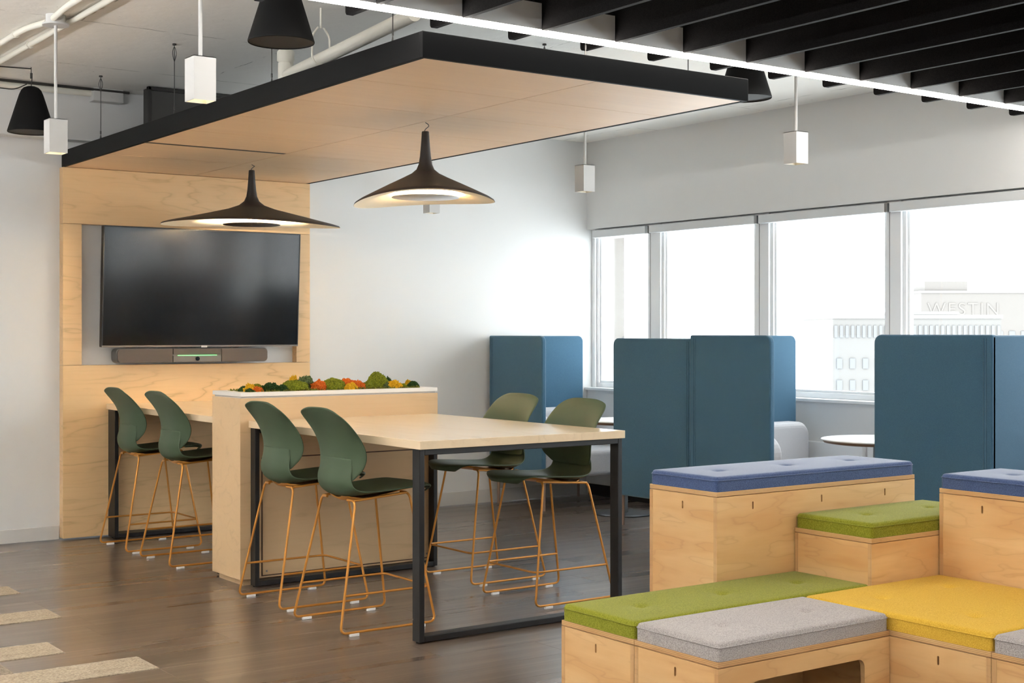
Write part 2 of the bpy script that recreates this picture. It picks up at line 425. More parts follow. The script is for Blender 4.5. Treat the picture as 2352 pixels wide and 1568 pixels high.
# window wall --------------------------------------------------------
mull = [(9.444, 9.40), (8.70, 8.55), (7.475, 7.335), (6.232, 6.11), (5.01, 4.885), (3.785, 3.66), (2.56, 2.435), (1.335, .82), (-.40, -.9)]
yy = -.9
while yy > YF+1.4:
    yy -= 1.1; mull.append((yy, yy-.125)); yy -= .125
mull.append((yy-1.1, YF))
wr = MB().box(WX, WX+.30, YF, WY, 2.30, CZ).box(WX, WX+.30, YF, WY, 0, .905)
wr.box(WX+.02, WX+.30, .86, 1.30, .9, 2.31).box(WX+.02, WX+.30, -.86, -.42, .9, 2.31)
struct('wall_right', wr, WALL, 'white window wall with bulkhead above the glass')
struct('trim_1', MB().box(WX-.022, WX+.10, YF, WY, .905, .928), TRIM, 'white window sill ledge', bevel=.004)
GX = 7.68
for i in range(len(mull)-1):
    y1, y0 = mull[i][1], mull[i+1][0]
    w = link(bpy.data.objects.new('window_%d' % (i+1), None)); w.location = (GX, (y0+y1)/2, .928); w['kind'] = 'structure'
    w['label'] = 'white framed window with clear glass'
    fm = MB()
    a, b_ = .028, .03
    for (u0, u1, z0, z1) in ((y0, y1, .928, .928+a+.012), (y0, y1, 2.30-a, 2.30), (y0, y0+a, .928+a, 2.30-a), (y1-a, y1, .928+a, 2.30-a)):
        fm.box(GX-.035, GX+.035, u0, u1, z0, z1)
    wpart(w, 'window_frame', fm, TRIM, bevel=.003)
    sm = MB(); c = .018
    for (u0, u1, z0, z1) in ((y0+a, y1-a, .968, .968+c), (y0+a, y1-a, 2.272-c, 2.272), (y0+a, y0+a+c, .968+c, 2.272-c), (y1-a-c, y1-a, .968+c, 2.272-c)):
        sm.box(GX-.018, GX+.018, u0, u1, z0, z1)
    wpart(w, 'sash', sm, TRIM, bevel=.002)
    wpart(w, 'pane', MB().box(GX-.003, GX+.003, y0+a+c, y1-a-c, .968+c, 2.272-c), GLASS)
for i, (ya, yb) in enumerate(mull):
    t = struct('trim_%d' % (i+3), MB().box(7.625, 7.735, yb, ya, .928, 2.30), TRIM, 'white mullion between two windows', bevel=.004)
# roller blinds rolled up, one over each window
bl_edges = [9.39, 8.645, 7.405, 6.18, 4.95, 3.72, 2.50, 1.30]
blabels = ['grey roller blind cassette tight against the white back wall', 'grey roller blind cassette over the second window from the back wall',
           'grey roller blind cassette over the third window from the back wall', 'grey roller blind cassette over the fourth window from the back wall']
for i in range(4):
    ya, yb = bl_edges[i], bl_edges[i+1]
    b = thing('roller_blind', blabels[i], 'blind', (7.60, (ya+yb)/2, 2.222), 'roller blinds over the windows')
    wpart(b, 'fascia', MB().box(7.575, 7.615, yb+.035, ya-.008, 2.222, 2.287), BLIND, bevel=.005)
    wpart(b, 'bracket', MB().box(7.578, 7.616, yb+.008, yb+.034, 2.222, 2.284), STEEL, bevel=.002)
    wpart(b, 'roller', MB().tube([(7.635, yb+.02, 2.262), (7.635, ya-.02, 2.262)], .019, 12), BLIND)
    ch = MB()
    for dx in (-.006, .006): ch.tube([(7.63+dx, yb+.026, 2.25), (7.63+dx, yb+.026, 1.0)], .0016, 5)
    wpart(b, 'bead_chain', ch, WIRE)
# low convector cover below the sill
for i, (ya, yb) in enumerate(((9.40, 8.0), (7.97, 6.36), (6.32, 4.75))):
    cv = thing('convector_cover', ['white convector cover in the room corner behind the first booth', 'white convector cover beside the grey sofa arm under the sill',
               'white convector cover under the sill behind the round table'][i], 'convector', (7.55, (ya+yb)/2, 0), 'convector covers under the windows')
    wpart(cv, 'case', MB().box(7.530, 7.568, yb, ya, .10, .625), TRIM, bevel=.006)
    wpart(cv, 'toe_recess', MB().box(7.553, 7.568, yb, ya, 0, .10), BLACK)

# outside: pier and hazy buildings ----------------------------------
struct('wall_outside', MB().box(7.92, 8.24, 9.73, 10.6, -3, 6).box(7.87, 7.92, 9.50, 10.6, -3, 6), CONC_OUT, 'beige concrete pier outside the first window')
FAR_WALL = plain('far_building_pale_stone', srgb(82, 80, 78), .9)
FAR_WALL2 = plain('far_building_pale_brick', srgb(81, 77, 74), .9)
FAR_GLASS = plain('far_building_glass', srgb(72, 72, 73), .6)
FAR_TRIM = plain('far_building_light_trim', srgb(92, 90, 88), .9)
FAR_SIGN = plain('far_building_sign', srgb(83, 79, 76), .9)
def ray(px, py, d):
    r = (px-1176)/F
    return Vector((math.sin(YAW)+r*math.cos(YAW), math.cos(YAW)-r*math.sin(YAW), (HY-py)/F))*d+Vector((0, 0, 1.4))
def far_building(name, label, px0, px1, ptop, d, depth, wall, rows, roofbox=None, sign=None):
    a, b = ray(px0, ptop, d), ray(px1, ptop, d)
    ux = (b-a).normalized(); uy = Vector((-ux.y, ux.x, 0)); uy = uy if uy.dot(a) > 0 else -uy
    root = thing(name, label, 'building', (a.x, a.y, -25)); root.rotation_euler = (0, 0, math.atan2(ux.y, ux.x))
    W = (b-a).length; top = a.z+25; s = F/d
    part(root, 'facade', MB().box(0, W, 0, depth, 0, top), wall)
    if roofbox:
        for (u0, u1, h) in roofbox: part(root, 'roof_block', MB().box(u0*W, u1*W, .2, depth-.2, top, top+h), wall)
    part(root, 'parapet', MB().box(-.1, W+.1, -.15, depth, top-.35, top+.05), FAR_TRIM)
    wmesh = {}
    for (zr, h, n, frac) in rows:      # windows of one storey: height below the roof, pane height, count
        key = (h, n, frac); cell = W/n
        if key not in wmesh:
            wmesh[key] = MB().box(-cell*frac/2, cell*frac/2, -.12, .05, -h/2, h/2).mesh('pane'); wmesh[key].materials.append(FAR_GLASS)
        for k in range(n):
            o = link(bpy.data.objects.new('pane', wmesh[key])); o.parent = root; o.location = ((k+.5)*cell, 0, top-zr)
    if sign:
        cu = bpy.data.curves.new('sign', 'FONT'); cu.body = sign[0]; cu.size = sign[1]; cu.extrude = .03; cu.space_character = 1.15
        tmp = link(bpy.data.objects.new('sign_curve', cu)); bpy.context.view_layer.update()
        me = bpy.data.meshes.new_from_object(tmp.evaluated_get(bpy.context.evaluated_depsgraph_get())); bpy.data.objects.remove(tmp)
        me.materials.clear(); me.materials.append(FAR_SIGN)
        to = link(bpy.data.objects.new('sign_letters', me)); to.parent = root; to.location = (sign[2]*W, -.06, top-sign[3]); to.rotation_euler = (PI/2, 0, 0)
    return root
far_building('office_block', 'pale flat-roofed office block with a band of narrow windows below its roof', 1913, 2300, 724, 150, 16, FAR_WALL,
             [(1.75, 1.3, 30, .55)]+[(5.2+2.35*k, 1.1, 13, .42) for k in range(4)])
far_building('hotel_tower', 'hazy stepped hotel tower carrying large sign letters near its top', 2116, 2560, 668, 230, 20, FAR_WALL2,
             [(7.5+3.3*k, 1.7, 16, .5) for k in range(4)], roofbox=[(.02, .24, 1.6)], sign=('WESTIN', 3.0, .03, 4.0))
far_building('podium_block', 'low pale block standing between the office block and the hotel tower', 2070, 2200, 716, 180, 12, FAR_WALL,
             [(3.0+3.0*k, 1.4, 5, .45) for k in range(3)])

# ================================================================== ceiling services
def conduit(name, label, pts, r, cat='conduit', group=None, clips=(), mat=CONDUIT):
    o = thing(name, label, cat, pts[0], group)
    wpart(o, 'tube', MB().tube(pts, r, 12), mat)
    for c in clips:
        wpart(o, 'clip', MB().tube([c[0], c[1]], r*1.35, 12), mat)
    return o
conduit('electrical_conduit', 'white electrical conduit joining the ceiling junction boxes of two square pendants', fillet([(2.25, 5.352, 3.03), (2.235, 5.6, 3.035), (2.235, 6.95, 3.035), (2.25, 7.205, 3.025)], .12), .0165, group='ceiling conduits',
        clips=[((2.235, 6.6, 3.035), (2.235, 6.615, 3.035))])
conduit('electrical_conduit', 'white electrical conduit running from the ceiling junction box to the wall beam', fillet([(2.25, 7.315, 3.025), (2.215, 7.6, 3.035), (2.215, 9.26, 3.035)], .12), .0165, group='ceiling conduits',
        clips=[((2.215, 7.75, 3.035), (2.215, 7.765, 3.035))])
conduit('electrical_conduit', 'straight white electrical conduit running past the round ceiling junction box', [(2.366, -1, 3.037), (2.366, 9.26, 3.037)], .016, group='ceiling conduits', clips=[((2.366, 8.0, 3.037), (2.366, 8.012, 3.037))])
conduit('electrical_conduit', 'white conduit fixed along the wall beam to a square box', [(-1, 9.29, 3.02), (3.15, 9.29, 3.02)], .022, group='ceiling conduits')
conduit('electrical_conduit', 'thin grey cable run beside the wall beam conduit', [(-1, 9.24, 3.04), (3.40, 9.24, 3.04)], .009, group='ceiling conduits', mat=WIRE)
jb = thing('junction_box', 'white square junction box on the wall beam beside the duct', 'junction box', (3.25, 9.27, 2.97))
wpart(jb, 'case', MB().box(3.15, 3.36, 9.235, 9.324, 2.965, CZ), WHITE_METAL, bevel=.005)
wpart(jb, 'knockout', MB().tube([(3.22, 9.236, 3.01), (3.22, 9.230, 3.01)], .018, 16), WHITE_METAL)
wpart(jb, 'knockout', MB().tube([(3.29, 9.236, 3.01), (3.29, 9.230, 3.01)], .018, 16), WHITE_METAL)
du = thing('air_duct', 'dark sheet metal air duct above the wooden canopy', 'duct', (3.79, 9.02, 2.66))
wpart(du, 'duct_body', MB().box(3.44, 4.15, 8.97, 9.08, 2.66, 3.045), plain('dark_duct_metal', srgb(70, 68, 66), .5, .3, bump_s=.3, bump_scale=20))
wpart(du, 'flange', MB().box(3.425, 3.45, 8.955, 8.985, 2.66, 3.05).box(3.425, 4.16, 8.955, 8.985, 3.025, 3.05), plain('dark_duct_flange', srgb(58, 56, 55), .4, .5), bevel=.003)
sp = thing('sprinkler_pipe', 'off-white sprinkler pipe with brass head hung above the canopy', 'pipe', (3.31, 6.6, 2.78))
wpart(sp, 'pipe', MB().tube([(3.405, 6.86, 2.80), (3.20, 5.2, 2.80)], .033, 16), CONDUIT)
wpart(sp, 'tee_fitting', MB().tube([(3.405, 6.87, 2.71), (3.405, 6.87, 2.87)], .042, 16).tube([(3.405, 6.87, 2.87), (3.405, 6.87, 2.885), (3.405, 6.87, 2.93), (3.405, 6.87, 2.945)], [.034, .05, .05, .034], 8), CONDUIT)
wpart(sp, 'sprinkler_head', MB().tube([(3.405, 6.87, 2.94), (3.405, 6.87, 2.975)], .012, 8).tube([(3.405, 6.87, 2.975), (3.405, 6.87, 2.985)], .026, 10), plain('brass', srgb(150, 108, 60), .35, .9))
wpart(sp, 'hanger', MB().tube(fillet([(3.31, 6.31, 2.955), (3.275, 6.31, 2.91), (3.275, 6.31, 2.79), (3.305, 6.31, 2.76), (3.375, 6.31, 2.79), (3.375, 6.31, 2.91), (3.34, 6.31, 2.955)], .02), .006, 6).tube([(3.325, 6.31, 2.95), (3.325, 6.31, CZ)], .007, 6), CONDUIT)

# ================================================================== wooden canopy
cx0, cx1, cy0, cy1, cz, ct = 2.989, 4.845, 4.795, 9.40, 2.523, 2.629
can = thing('suspended_canopy', 'wood panelled canopy with black edges hung over the table', 'canopy', ((cx0+cx1)/2, (cy0+cy1)/2, cz))
FT = .022
for nm, bxx in (('fascia', (cx0, cx1, cy0, cy0+FT)), ('fascia', (cx0, cx0+FT, cy0+FT, cy1)), ('fascia', (cx1-FT, cx1, cy0+FT, cy1))):
    wpart(can, nm, MB().box(*bxx, cz-.002, ct), FASCIA, bevel=.002)
wpart(can, 'backing_board', MB().box(cx0+FT, cx1-FT, cy0+FT, cy1, cz+.0062, cz+.05), BLACK)
seams = [cy0+FT, 5.40, 6.025, 6.66, 7.29, 7.925, 8.56, cy1]
xm = 3.92
for i in range(7):
    for (xa, xb) in ((cx0+FT, xm), (xm, cx1-FT)):
        ya, yb = seams[i], seams[i+1]
        g = .0026
        if xa < 3.5 and i == 4: yb -= .036        # linear air slot cut along this joint
        wpart(can, 'panel', MB().box(xa+g, xb-g, ya+g, yb-g, cz, cz+.006), OAK_PANEL, center=True)
wpart(can, 'slot_diffuser', MB().box(cx0+FT, xm-.01, 7.8885, 7.9225, cz-.001, cz+.006), BLACK)
for (x, y) in ((3.05, 8.80), (3.055, 7.58), (3.07, 6.35), (3.06, 5.15), (4.78, 8.8), (4.78, 7.58), (4.78, 6.35), (4.78, 5.15), (3.92, 4.9)):
    w = MB().tube([(x, y, ct-.02), (x, y, CZ)], .0025, 6)
    w.tube([(x-.012, y, ct-.02), (x, y, ct+.05)], .002, 5).tube([(x+.012, y, ct-.02), (x, y, ct+.05)], .002, 5)
    w.tube([(x, y, ct+.05), (x, y, ct+.07)], .005, 6)
    w.tube(fillet([(x, y, 2.95), (x-.014, y, 3.0), (x, y, 3.045), (x+.014, y, 3.0), (x, y, 2.95)], .02), .002, 5)
    w.tube([(x, y, 3.046), (x, y, CZ)], .012, 8)
    wpart(can, 'suspension_cable', w, WIRE)

# ================================================================== felt baffles and light line
ZB, STUB, BSP, YN = 2.70, 5.022, .4095, -.6
LEDS = [.40, 2.60, 4.800]  # first two light lines are added out of view to brighten the benches
XB = [2.771-BSP+BSP*k for k in range(13)]
for k, x in enumerate(XB):
    poly = [(YN, ZB)]
    for ly in LEDS: poly += [(ly-.028, ZB), (ly-.028, ZB+.121), (ly+.028, ZB+.121), (ly+.028, ZB)]
    r = .018
    poly += [(STUB-r+r*math.sin(a), ZB+r-r*math.cos(a)) for a in (0, PI/8, PI/4, 3*PI/8, PI/2)]
    poly += [(STUB, ZB+.30), (YN, ZB+.30)]
    single('acoustic_baffle', MB().prism(poly, 0, x-.0125, x+.0125), FELT_BLACK,
           'black felt ceiling baffle, one of the parallel row crossed by the light line', 'baffle', 'black felt ceiling baffles')
LED_E = emis('led_diffuser', (1, .95, .88, 1), 10.5)
for ly, lb in zip(LEDS, ('added white linear light, out of view, in the baffles farthest from the canopy', 'added white linear light, out of view, in the baffles above the plywood seats',
                         'long white linear light with glowing strip slotted through the baffle ends by the canopy')):
    led = thing('baffle_light', lb, 'light', (4.8, ly, ZB), 'linear lights in the baffles')
    wpart(led, 'housing', MB().box(2.2, WX-.06, ly-.026, ly+.026, ZB+.004, ZB+.117), WHITE_METAL)
    wpart(led, 'diffuser', MB().box(2.2, WX-.06, ly-.022, ly+.022, ZB-.012, ZB+.004), LED_E)
    for x in (2.7, 4.4, 6.1, 7.2):
        wpart(led, 'suspension_cable', MB().tube([(x+.1, ly, ZB+.1), (x+.1, ly, CZ)], .002, 5), WIRE)
# added fill lights out of view: they brighten the ceiling and the left side
UPL = emis('fill_up_diffuser', (.95, .98, 1, 1), 72.0); DNL = emis('fill_down_diffuser', (1, .98, .96, 1), 2.5)
for x, y0_, y1_, lb in ((-.45, -2.6, .6, 'added white fill light out of view behind the seating, next to the side wall'), (-.45, 2.6, 5.8, 'added white fill light out of view over the aisle beside the tables'), (-.45, 6.0, 8.2, 'added white fill light out of view, ending towards the white wall')):
    o_ = thing('fill_light', lb, 'light', (x, (y0_+y1_)/2, 2.168), 'added fill lights out of view')
    wpart(o_, 'housing', MB().box(x-.05, x+.05, y0_, y1_, 2.172, 2.23), WHITE_METAL)
    wpart(o_, 'upper_diffuser', MB().box(x-.044, x+.044, y0_+.01, y1_-.01, 2.23, 2.234), UPL)
    wpart(o_, 'lower_diffuser', MB().box(x-.044, x+.044, y0_+.01, y1_-.01, 2.168, 2.172), DNL)
    for yy_ in (y0_+.3, y1_-.3): wpart(o_, 'suspension_cable', MB().tube([(x, yy_, 2.234), (x, yy_, CZ)], .002, 5), WIRE)

# ================================================================== cube pendants
WARM = (1.0, .80, .58)
CUBE_GLOW = emis('warm_downlight_glow', (1, .86, .66, 1), 3.0)
CUBE_OFF = plain('unlit_lamp_lens', srgb(170, 165, 155), .4)
def cube_pendant(x, y, label, on, zb=2.335):
    t = thing('cube_pendant', label, 'pendant light', (x, y, zb), 'white square pendant downlights')
    w, h, th = .047, .176, .003
    m = MB()
    for (a, b, c, d) in ((-w, w, -w, -w+th), (-w, w, w-th, w), (-w, -w+th, -w+th, w-th), (w-th, w, -w+th, w-th)): m.box(a, b, c, d, 0, h)
    m.box(-w, w, -w, w, h-th, h)
    part(t, 'housing', m, WHITE_METAL)
    fl = MB()
    a, b = w-th, .026
    fl.add([(-a, -a, .001), (a, -a, .001), (a, a, .001), (-a, a, .001), (-b, -b, .045), (b, -b, .045), (b, b, .045), (-b, b, .045)],
           [(0, 4, 5, 1), (1, 5, 6, 2), (2, 6, 7, 3), (3, 7, 4, 0)])
    part(t, 'reflector', fl, PENDANT_IN)
    part(t, 'lamp', MB().box(-b, b, -b, b, .045, .050), CUBE_GLOW if on else CUBE_OFF)
    part(t, 'stem', MB().tube([(0, 0, h), (0, 0, CZ-zb-.05)], .0085, 10), WHITE_METAL)
    part(t, 'ceiling_plate', MB().tube([(0, 0, CZ-zb-.055), (0, 0, CZ-zb-.045)], .068, 24).tube([(0, 0, CZ-zb-.045), (0, 0, CZ-zb)], .05, 24), WHITE_METAL)
    if not on: return t
    ld = bpy.data.lights.new('downlight', 'SPOT'); ld.energy = 12; ld.color = WARM; ld.spot_size = math.radians(88); ld.spot_blend = .7; ld.shadow_soft_size = .03
    lo = link(bpy.data.objects.new('downlight', ld)); lo.parent = t; lo.location = (0, 0, .035)
    return t
for (x, y, lb) in ((2.242, 5.29, 'white square pendant downlight in front of the long canopy edge'),
                   (2.278, 7.26, 'white square pendant downlight by the conduit box, half covering the black speaker'),
                   (5.755, 7.20, 'white square pendant downlight hanging before the room corner by the windows'),
                   (5.755, 5.33, 'white square pendant downlight hanging in front of the bulkhead over the windows'),
                   (5.805, 9.18, 'white square pendant downlight close to the white wall behind the smaller black pendant')):
    cube_pendant(x, y, lb, x < 3)

# ================================================================== black pendant speakers
def pendant_speaker(x, y, zb, label, cable=True):
    t = thing('pendant_speaker', label, 'speaker', (x, y, zb), 'black cone pendant speakers')
    prof = [(.140, .004), (.141, 0), (.1425, .003), (.1425, .008), (.128, .055), (.108, .12), (.088, .185), (.072, .235), (.060, .262), (.045, .278), (.025, .286), (.001, .288)]
    part(t, 'shell', MB().lathe(prof, 40), SPEAKER)
    part(t, 'grille', MB().lathe([(.001, .007), (.08, .007), (.130, .008), (.139, .004)], 40), GRILLE)
    part(t, 'suspension_cable', MB().tube([(0, 0, .286), (.004, 0, .33), (0, 0, .36)], .003, 6).tube([(0, 0, .335), (0, 0, .37)], .008, 8).tube([(0, 0, .36), (0, 0, CZ-zb)], .0025, 6), WIRE)
    return t
pendant_speaker(2.60, 8.77, 2.648, 'black cone pendant speaker hanging by the white wall beam')
pendant_speaker(2.665, 5.42, 2.645, 'black cone pendant speaker above the long left canopy edge')
pendant_speaker(5.33, 5.30, 2.652, 'black cone pendant speaker half hidden behind the canopy corner by the windows')
pts = [(-.3, 8.6, 3.04), (1.6, 8.75, 3.02), (2.3, 8.80, 3.04), (2.6, 8.77, 3.045)]
single('loose_cable', MB().tube(fillet([(2.10, 8.62, 2.86), (2.22, 8.68, 2.80), (2.27, 8.72, 2.76), (2.2, 8.75, 2.72), (2.13, 8.7, 2.735)], .06).copy() + fillet([(2.13, 8.7, 2.735), (2.12, 8.66, 2.86), (2.3, 8.72, 2.90), (2.50, 8.77, 2.905), (2.57, 8.76, 2.945)], .06), .0035, 6), WIRE,
       'thin dark looped cable hanging beside the black speaker', 'cable')
single('ceiling_cable', MB().tube(fillet(pts, .2), .004, 6), WIRE, 'thin dark cable stapled along the ceiling to the speaker hook', 'cable')

# ================================================================== big black shade pendants
VA = PI/2-YAW
def shade_pendant(x, y, ztop, prof, discr, discz, label, ripple, disc_mat, power, wave):
    t = thing('shade_pendant', label, 'pendant light', (x, y, prof[-1][1]), 'wide black pendant lamps under the canopy')
    z0 = prof[-1][1]; R = prof[-1][0]
    def fr(a, r, z):
        k = (r/R)**2
        return r*(1+ripple*k*math.sin(2*a+.6)+.5*ripple*k*math.sin(3*a+1.0)), z-z0+k*(wave[0]*math.cos(2*(a-VA))+wave[1]*math.cos(a-VA)+wave[2]*math.cos(a-VA+PI/2))
    n = 72
    part(t, 'shade', MB().lathe(prof, n, fr=fr), PENDANT)
    inner = [(R-.001, z0-.0005), (R*.97, z0+.004), (R*.85, prof[-3][1]-.016), (R*.62, (prof[-4][1]+prof[-3][1])/2-.010), (R*.34, prof[-5][1]-.030), (.05, prof[-6][1]-.045), (.001, prof[-6][1]-.045)]
    part(t, 'shade_lining', MB().lathe(inner, n, fr=fr), PENDANT_IN)
    part(t, 'disc', MB().lathe([(.001, discz-z0+.007), (discr*.95, discz-z0+.007), (discr, discz-z0+.004), (discr, discz-z0), (.001, discz-z0)], 48), disc_mat)
    part(t, 'stem', MB().tube([(0, 0, discz-z0), (0, 0, prof[-6][1]-z0-.02)], .008, 10), PENDANT_IN)
    part(t, 'light_ring', MB().lathe([(discr*.55, discz-z0+.0085), (discr*.9, discz-z0+.0085), (discr*.9, discz-z0+.0125), (discr*.55, discz-z0+.0125), (discr*.55, discz-z0+.0085)], 40), emis('pendant_led_'+label[:8], (1, .83, .58, 1), 2.0))
    top = prof[0][1]-z0; hz = 2.523-z0
    part(t, 'cord', MB().tube(fillet([(-.008, 0, top-.01), (-.004, 0, top+.008), (.022, .0, top+.03), (.018, 0, hz-.014), (0, 0, hz-.005)], .03), .0022, 6), WIRE)
    ld = bpy.data.lights.new('pendant_lamp', 'AREA'); ld.shape = 'DISK'; ld.size = discr*1.7; ld.energy = power; ld.color = (1, .80, .56)
    lo = link(bpy.data.objects.new('pendant_lamp', ld)); lo.parent = t; lo.location = (0, 0, discz-z0+.016); lo.rotation_euler = (PI, 0, 0)
    return t
pn = [(.001, 2.470), (.018, 2.470), (.0195, 2.466), (.023, 2.41), (.029, 2.34), (.036, 2.296), (.048, 2.268), (.075, 2.246), (.125, 2.222), (.20, 2.190), (.29, 2.152), (.355, 2.125), (.378, 2.113), (.383, 2.104)]
shade_pendant(3.921, 6.261, 2.47, pn, .180, 2.118, 'smaller wide black pendant lamp with a pale disc below its glowing lining', .045, plain('pale_disc', srgb(205, 208, 214), .35), 55, (.018, -.004, .016))
pf = [(.001, 2.480), (.018, 2.480), (.0195, 2.476), (.023, 2.42), (.029, 2.35), (.036, 2.306), (.050, 2.274), (.085, 2.246), (.16, 2.220), (.29, 2.190), (.43, 2.160), (.545, 2.138), (.585, 2.128), (.592, 2.118)]
shade_pendant(3.964, 8.50, 2.48, pf, .188, 2.117, 'larger wide black pendant lamp with a dark disc, hung before the television', .03, PENDANT, 140, (.009, .020, -.0075))

# ================================================================== screen wall panelling
by0 = 9.37
sw = thing('media_panel', 'tall maple wall panelling framing a recessed television', 'wall panel', (3.917, 9.40, 0))
for (xa, xb, za, zb) in ((2.989, 4.845, 2.1405, 2.520), (2.989, 3.117, 1.1815, 2.1385), (4.733, 4.845, 1.1815, 2.1385), (2.989, 4.845, .012, 1.1795)):
    wpart(sw, 'panel', MB().box(xa, xb, by0, WY, za, zb), MAPLE, center=True, bevel=.0015)
wpart(sw, 'recess_back', MB().box(3.117, 4.733, WY-.006, WY-.001, 1.18, 2.14), WALL)
# television, tilted a little downwards
tv = thing('television', 'large black flat television mounted in the maple panelling', 'television', (3.95, 9.262, 1.302))
tv.rotation_euler = (math.radians(3.2), 0, 0)
hw, hh = .736, .826
part(tv, 'housing', MB().box(-hw, hw, 0, .045, 0, hh), TVBLACK, bevel=.004)
bz = MB()
for (a, b, c, d) in ((-hw, hw, hh-.007, hh), (-hw, -hw+.007, .012, hh-.007), (hw-.007, hw, .012, hh-.007)): bz.box(a, b, -.006, .001, c, d)
part(tv, 'bezel', bz, TVBLACK)
part(tv, 'screen', MB().box(-hw+.007, hw-.007, -.003, .001, .012, hh-.007), SCREEN_M)
part(tv, 'lower_trim', MB().box(-hw, hw, -.007, .001, 0, .012), TVSIL, bevel=.001)
part(tv, 'badge', MB().box(-.022, .022, -.010, -.006, -.004, .008), plain('silver_badge', srgb(205, 203, 200), .3, .7))
part(tv, 'wall_mount', MB().box(-.25, .25, .045, .14, .25, .55), BLACK)
# video bar
vb = thing('video_bar', 'grey video conferencing soundbar below the television', 'soundbar', (3.886, 9.27, 1.193))
w2, h2 = .566, .100
part(vb, 'housing', MB().prism(rrect(-w2, w2, 0, h2, .03, 6), 1, .006, .10), DEV, bevel=.003)
part(vb, 'mount', MB().box(-.2, .2, .10, .165, .03, .08), BLACK)
for (a, b, cor) in ((-w2+.008, -.168, (1, 0, 0, 1)), (.205, w2-.008, (0, 1, 1, 0))):
    part(vb, 'speaker_grille', MB().prism(rrect(a, b, .006, h2-.006, .026, 6, cor), 1, -.004, .01), DEVG)
part(vb, 'center_grille', MB().box(-.158, .196, -.004, .01, .056, h2-.004), DEVG, bevel=.002)
part(vb, 'center_cover', MB().box(-.160, .198, -.006, .01, .002, .046), DEV, bevel=.003)
part(vb, 'status_light', MB().box(-.125, .165, -.008, .004, .0475, .0505), emis('green_led', (.18, .75, .22, 1), .9))
part(vb, 'camera_lens', MB().tube([(.018, -.004, .025), (.018, -.016, .025)], [.015, .014], 20).tube([(.018, -.0155, .025), (.018, -.018, .025)], .009, 16), LENS)

# ================================================================== planter box
px0, px1, py0, py1 = 3.236, 4.526, 7.087, 7.466
pl = thing('planter_box', 'maple planter divider with white stone top between the tables', 'planter', ((px0+px1)/2, (py0+py1)/2, 0))
wpart(pl, 'plinth', MB().box(px0+.03, px1-.03, py0+.03, py1-.03, 0, .036), MAPLE_Z)
wpart(pl, 'body', MB().box(px0, px1, py0, py1, .036, 1.038), MAPLE_Z, bevel=.0015)
sl = MB()
for (a, b, c, d) in ((px0+.002, px1-.002, py0+.001, py0+.045), (px0+.002, px1-.002, py1-.045, py1-.001), (px0+.002, px0+.075, py0+.045, py1-.045), (px1-.075, px1-.002, py0+.045, py1-.045)):
    sl.box(a, b, c, d, 1.048, 1.070)
wpart(pl, 'stone_rim', sl, STONE)
wpart(pl, 'reveal', MB().box(px0+.012, px1-.012, py0+.012, py1-.012, 1.038, 1.048), WHITE_METAL)
wpart(pl, 'access_panel', MB().box(3.370, 4.470, py0-.0035, py0, .052, .700), MAPLE_Z, bevel=.001)
wpart(pl, 'panel_gap', MB().box(3.363, 4.477, py0-.001, py0, .046, .706), plain('dark_joint', srgb(70, 48, 32), .8))
for x in (3.394, 4.445): wpart(pl, 'screw', MB().tube([(x, py0-.003, .073), (x, py0-.006, .073)], .0055, 12), STEEL)
# moss
def moss_mat(name, a, b, sc=120):
    m, nt, bs = new_mat(name); bs.inputs['Roughness'].default_value = .9; bs.inputs['Specular IOR Level'].default_value = .1
    n = noise_t(nt, coords(nt), sc, 4, .7)
    L(nt, ramp(nt, n, [(.35, b), (.65, a)]), bs.inputs['Base Color']); bump(nt, bs, n, 1, .006); return m
MOSS = dict(olive=moss_mat('olive_moss', srgb(140, 146, 40), srgb(74, 84, 20)), dark=moss_mat('dark_green_moss', srgb(58, 84, 40), srgb(26, 44, 22)),
            orange=moss_mat('orange_lichen', srgb(232, 124, 48), srgb(176, 76, 24)), yellow=moss_mat('yellow_lichen', srgb(236, 190, 48), srgb(186, 136, 20)),
            grey=moss_mat('grey_green_moss', srgb(118, 130, 84), srgb(66, 80, 48)))
bed = MB(); rb = random.Random(5)
for k in range(2600):
    x = rb.uniform(px0+.07, px1-.09); y = rb.uniform(py0+.043, py1-.05); z = 1.060+rb.uniform(0, .016); s_ = rb.uniform(.004, .010)
    a = rb.uniform(0, 6.28)
    bed.add([(x+s_*math.cos(a), y+s_*math.sin(a), z-.004), (x+s_*math.cos(a+2.1), y+s_*math.sin(a+2.1), z-.004), (x+s_*math.cos(a+4.2), y+s_*math.sin(a+4.2), z-.004), (x, y, z+s_)],
            [(0, 1, 3), (1, 2, 3), (2, 0, 3)])
bed.box(px0+.078, px1-.078, py0+.046, py1-.046, 1.049, 1.062)
bo = single('moss_bed', bed, moss_mat('moss_bed_mix', srgb(128, 128, 52), srgb(64, 62, 26), 60), 'low crumbly moss covering the planter trough', 'moss'); bo['kind'] = 'stuff'
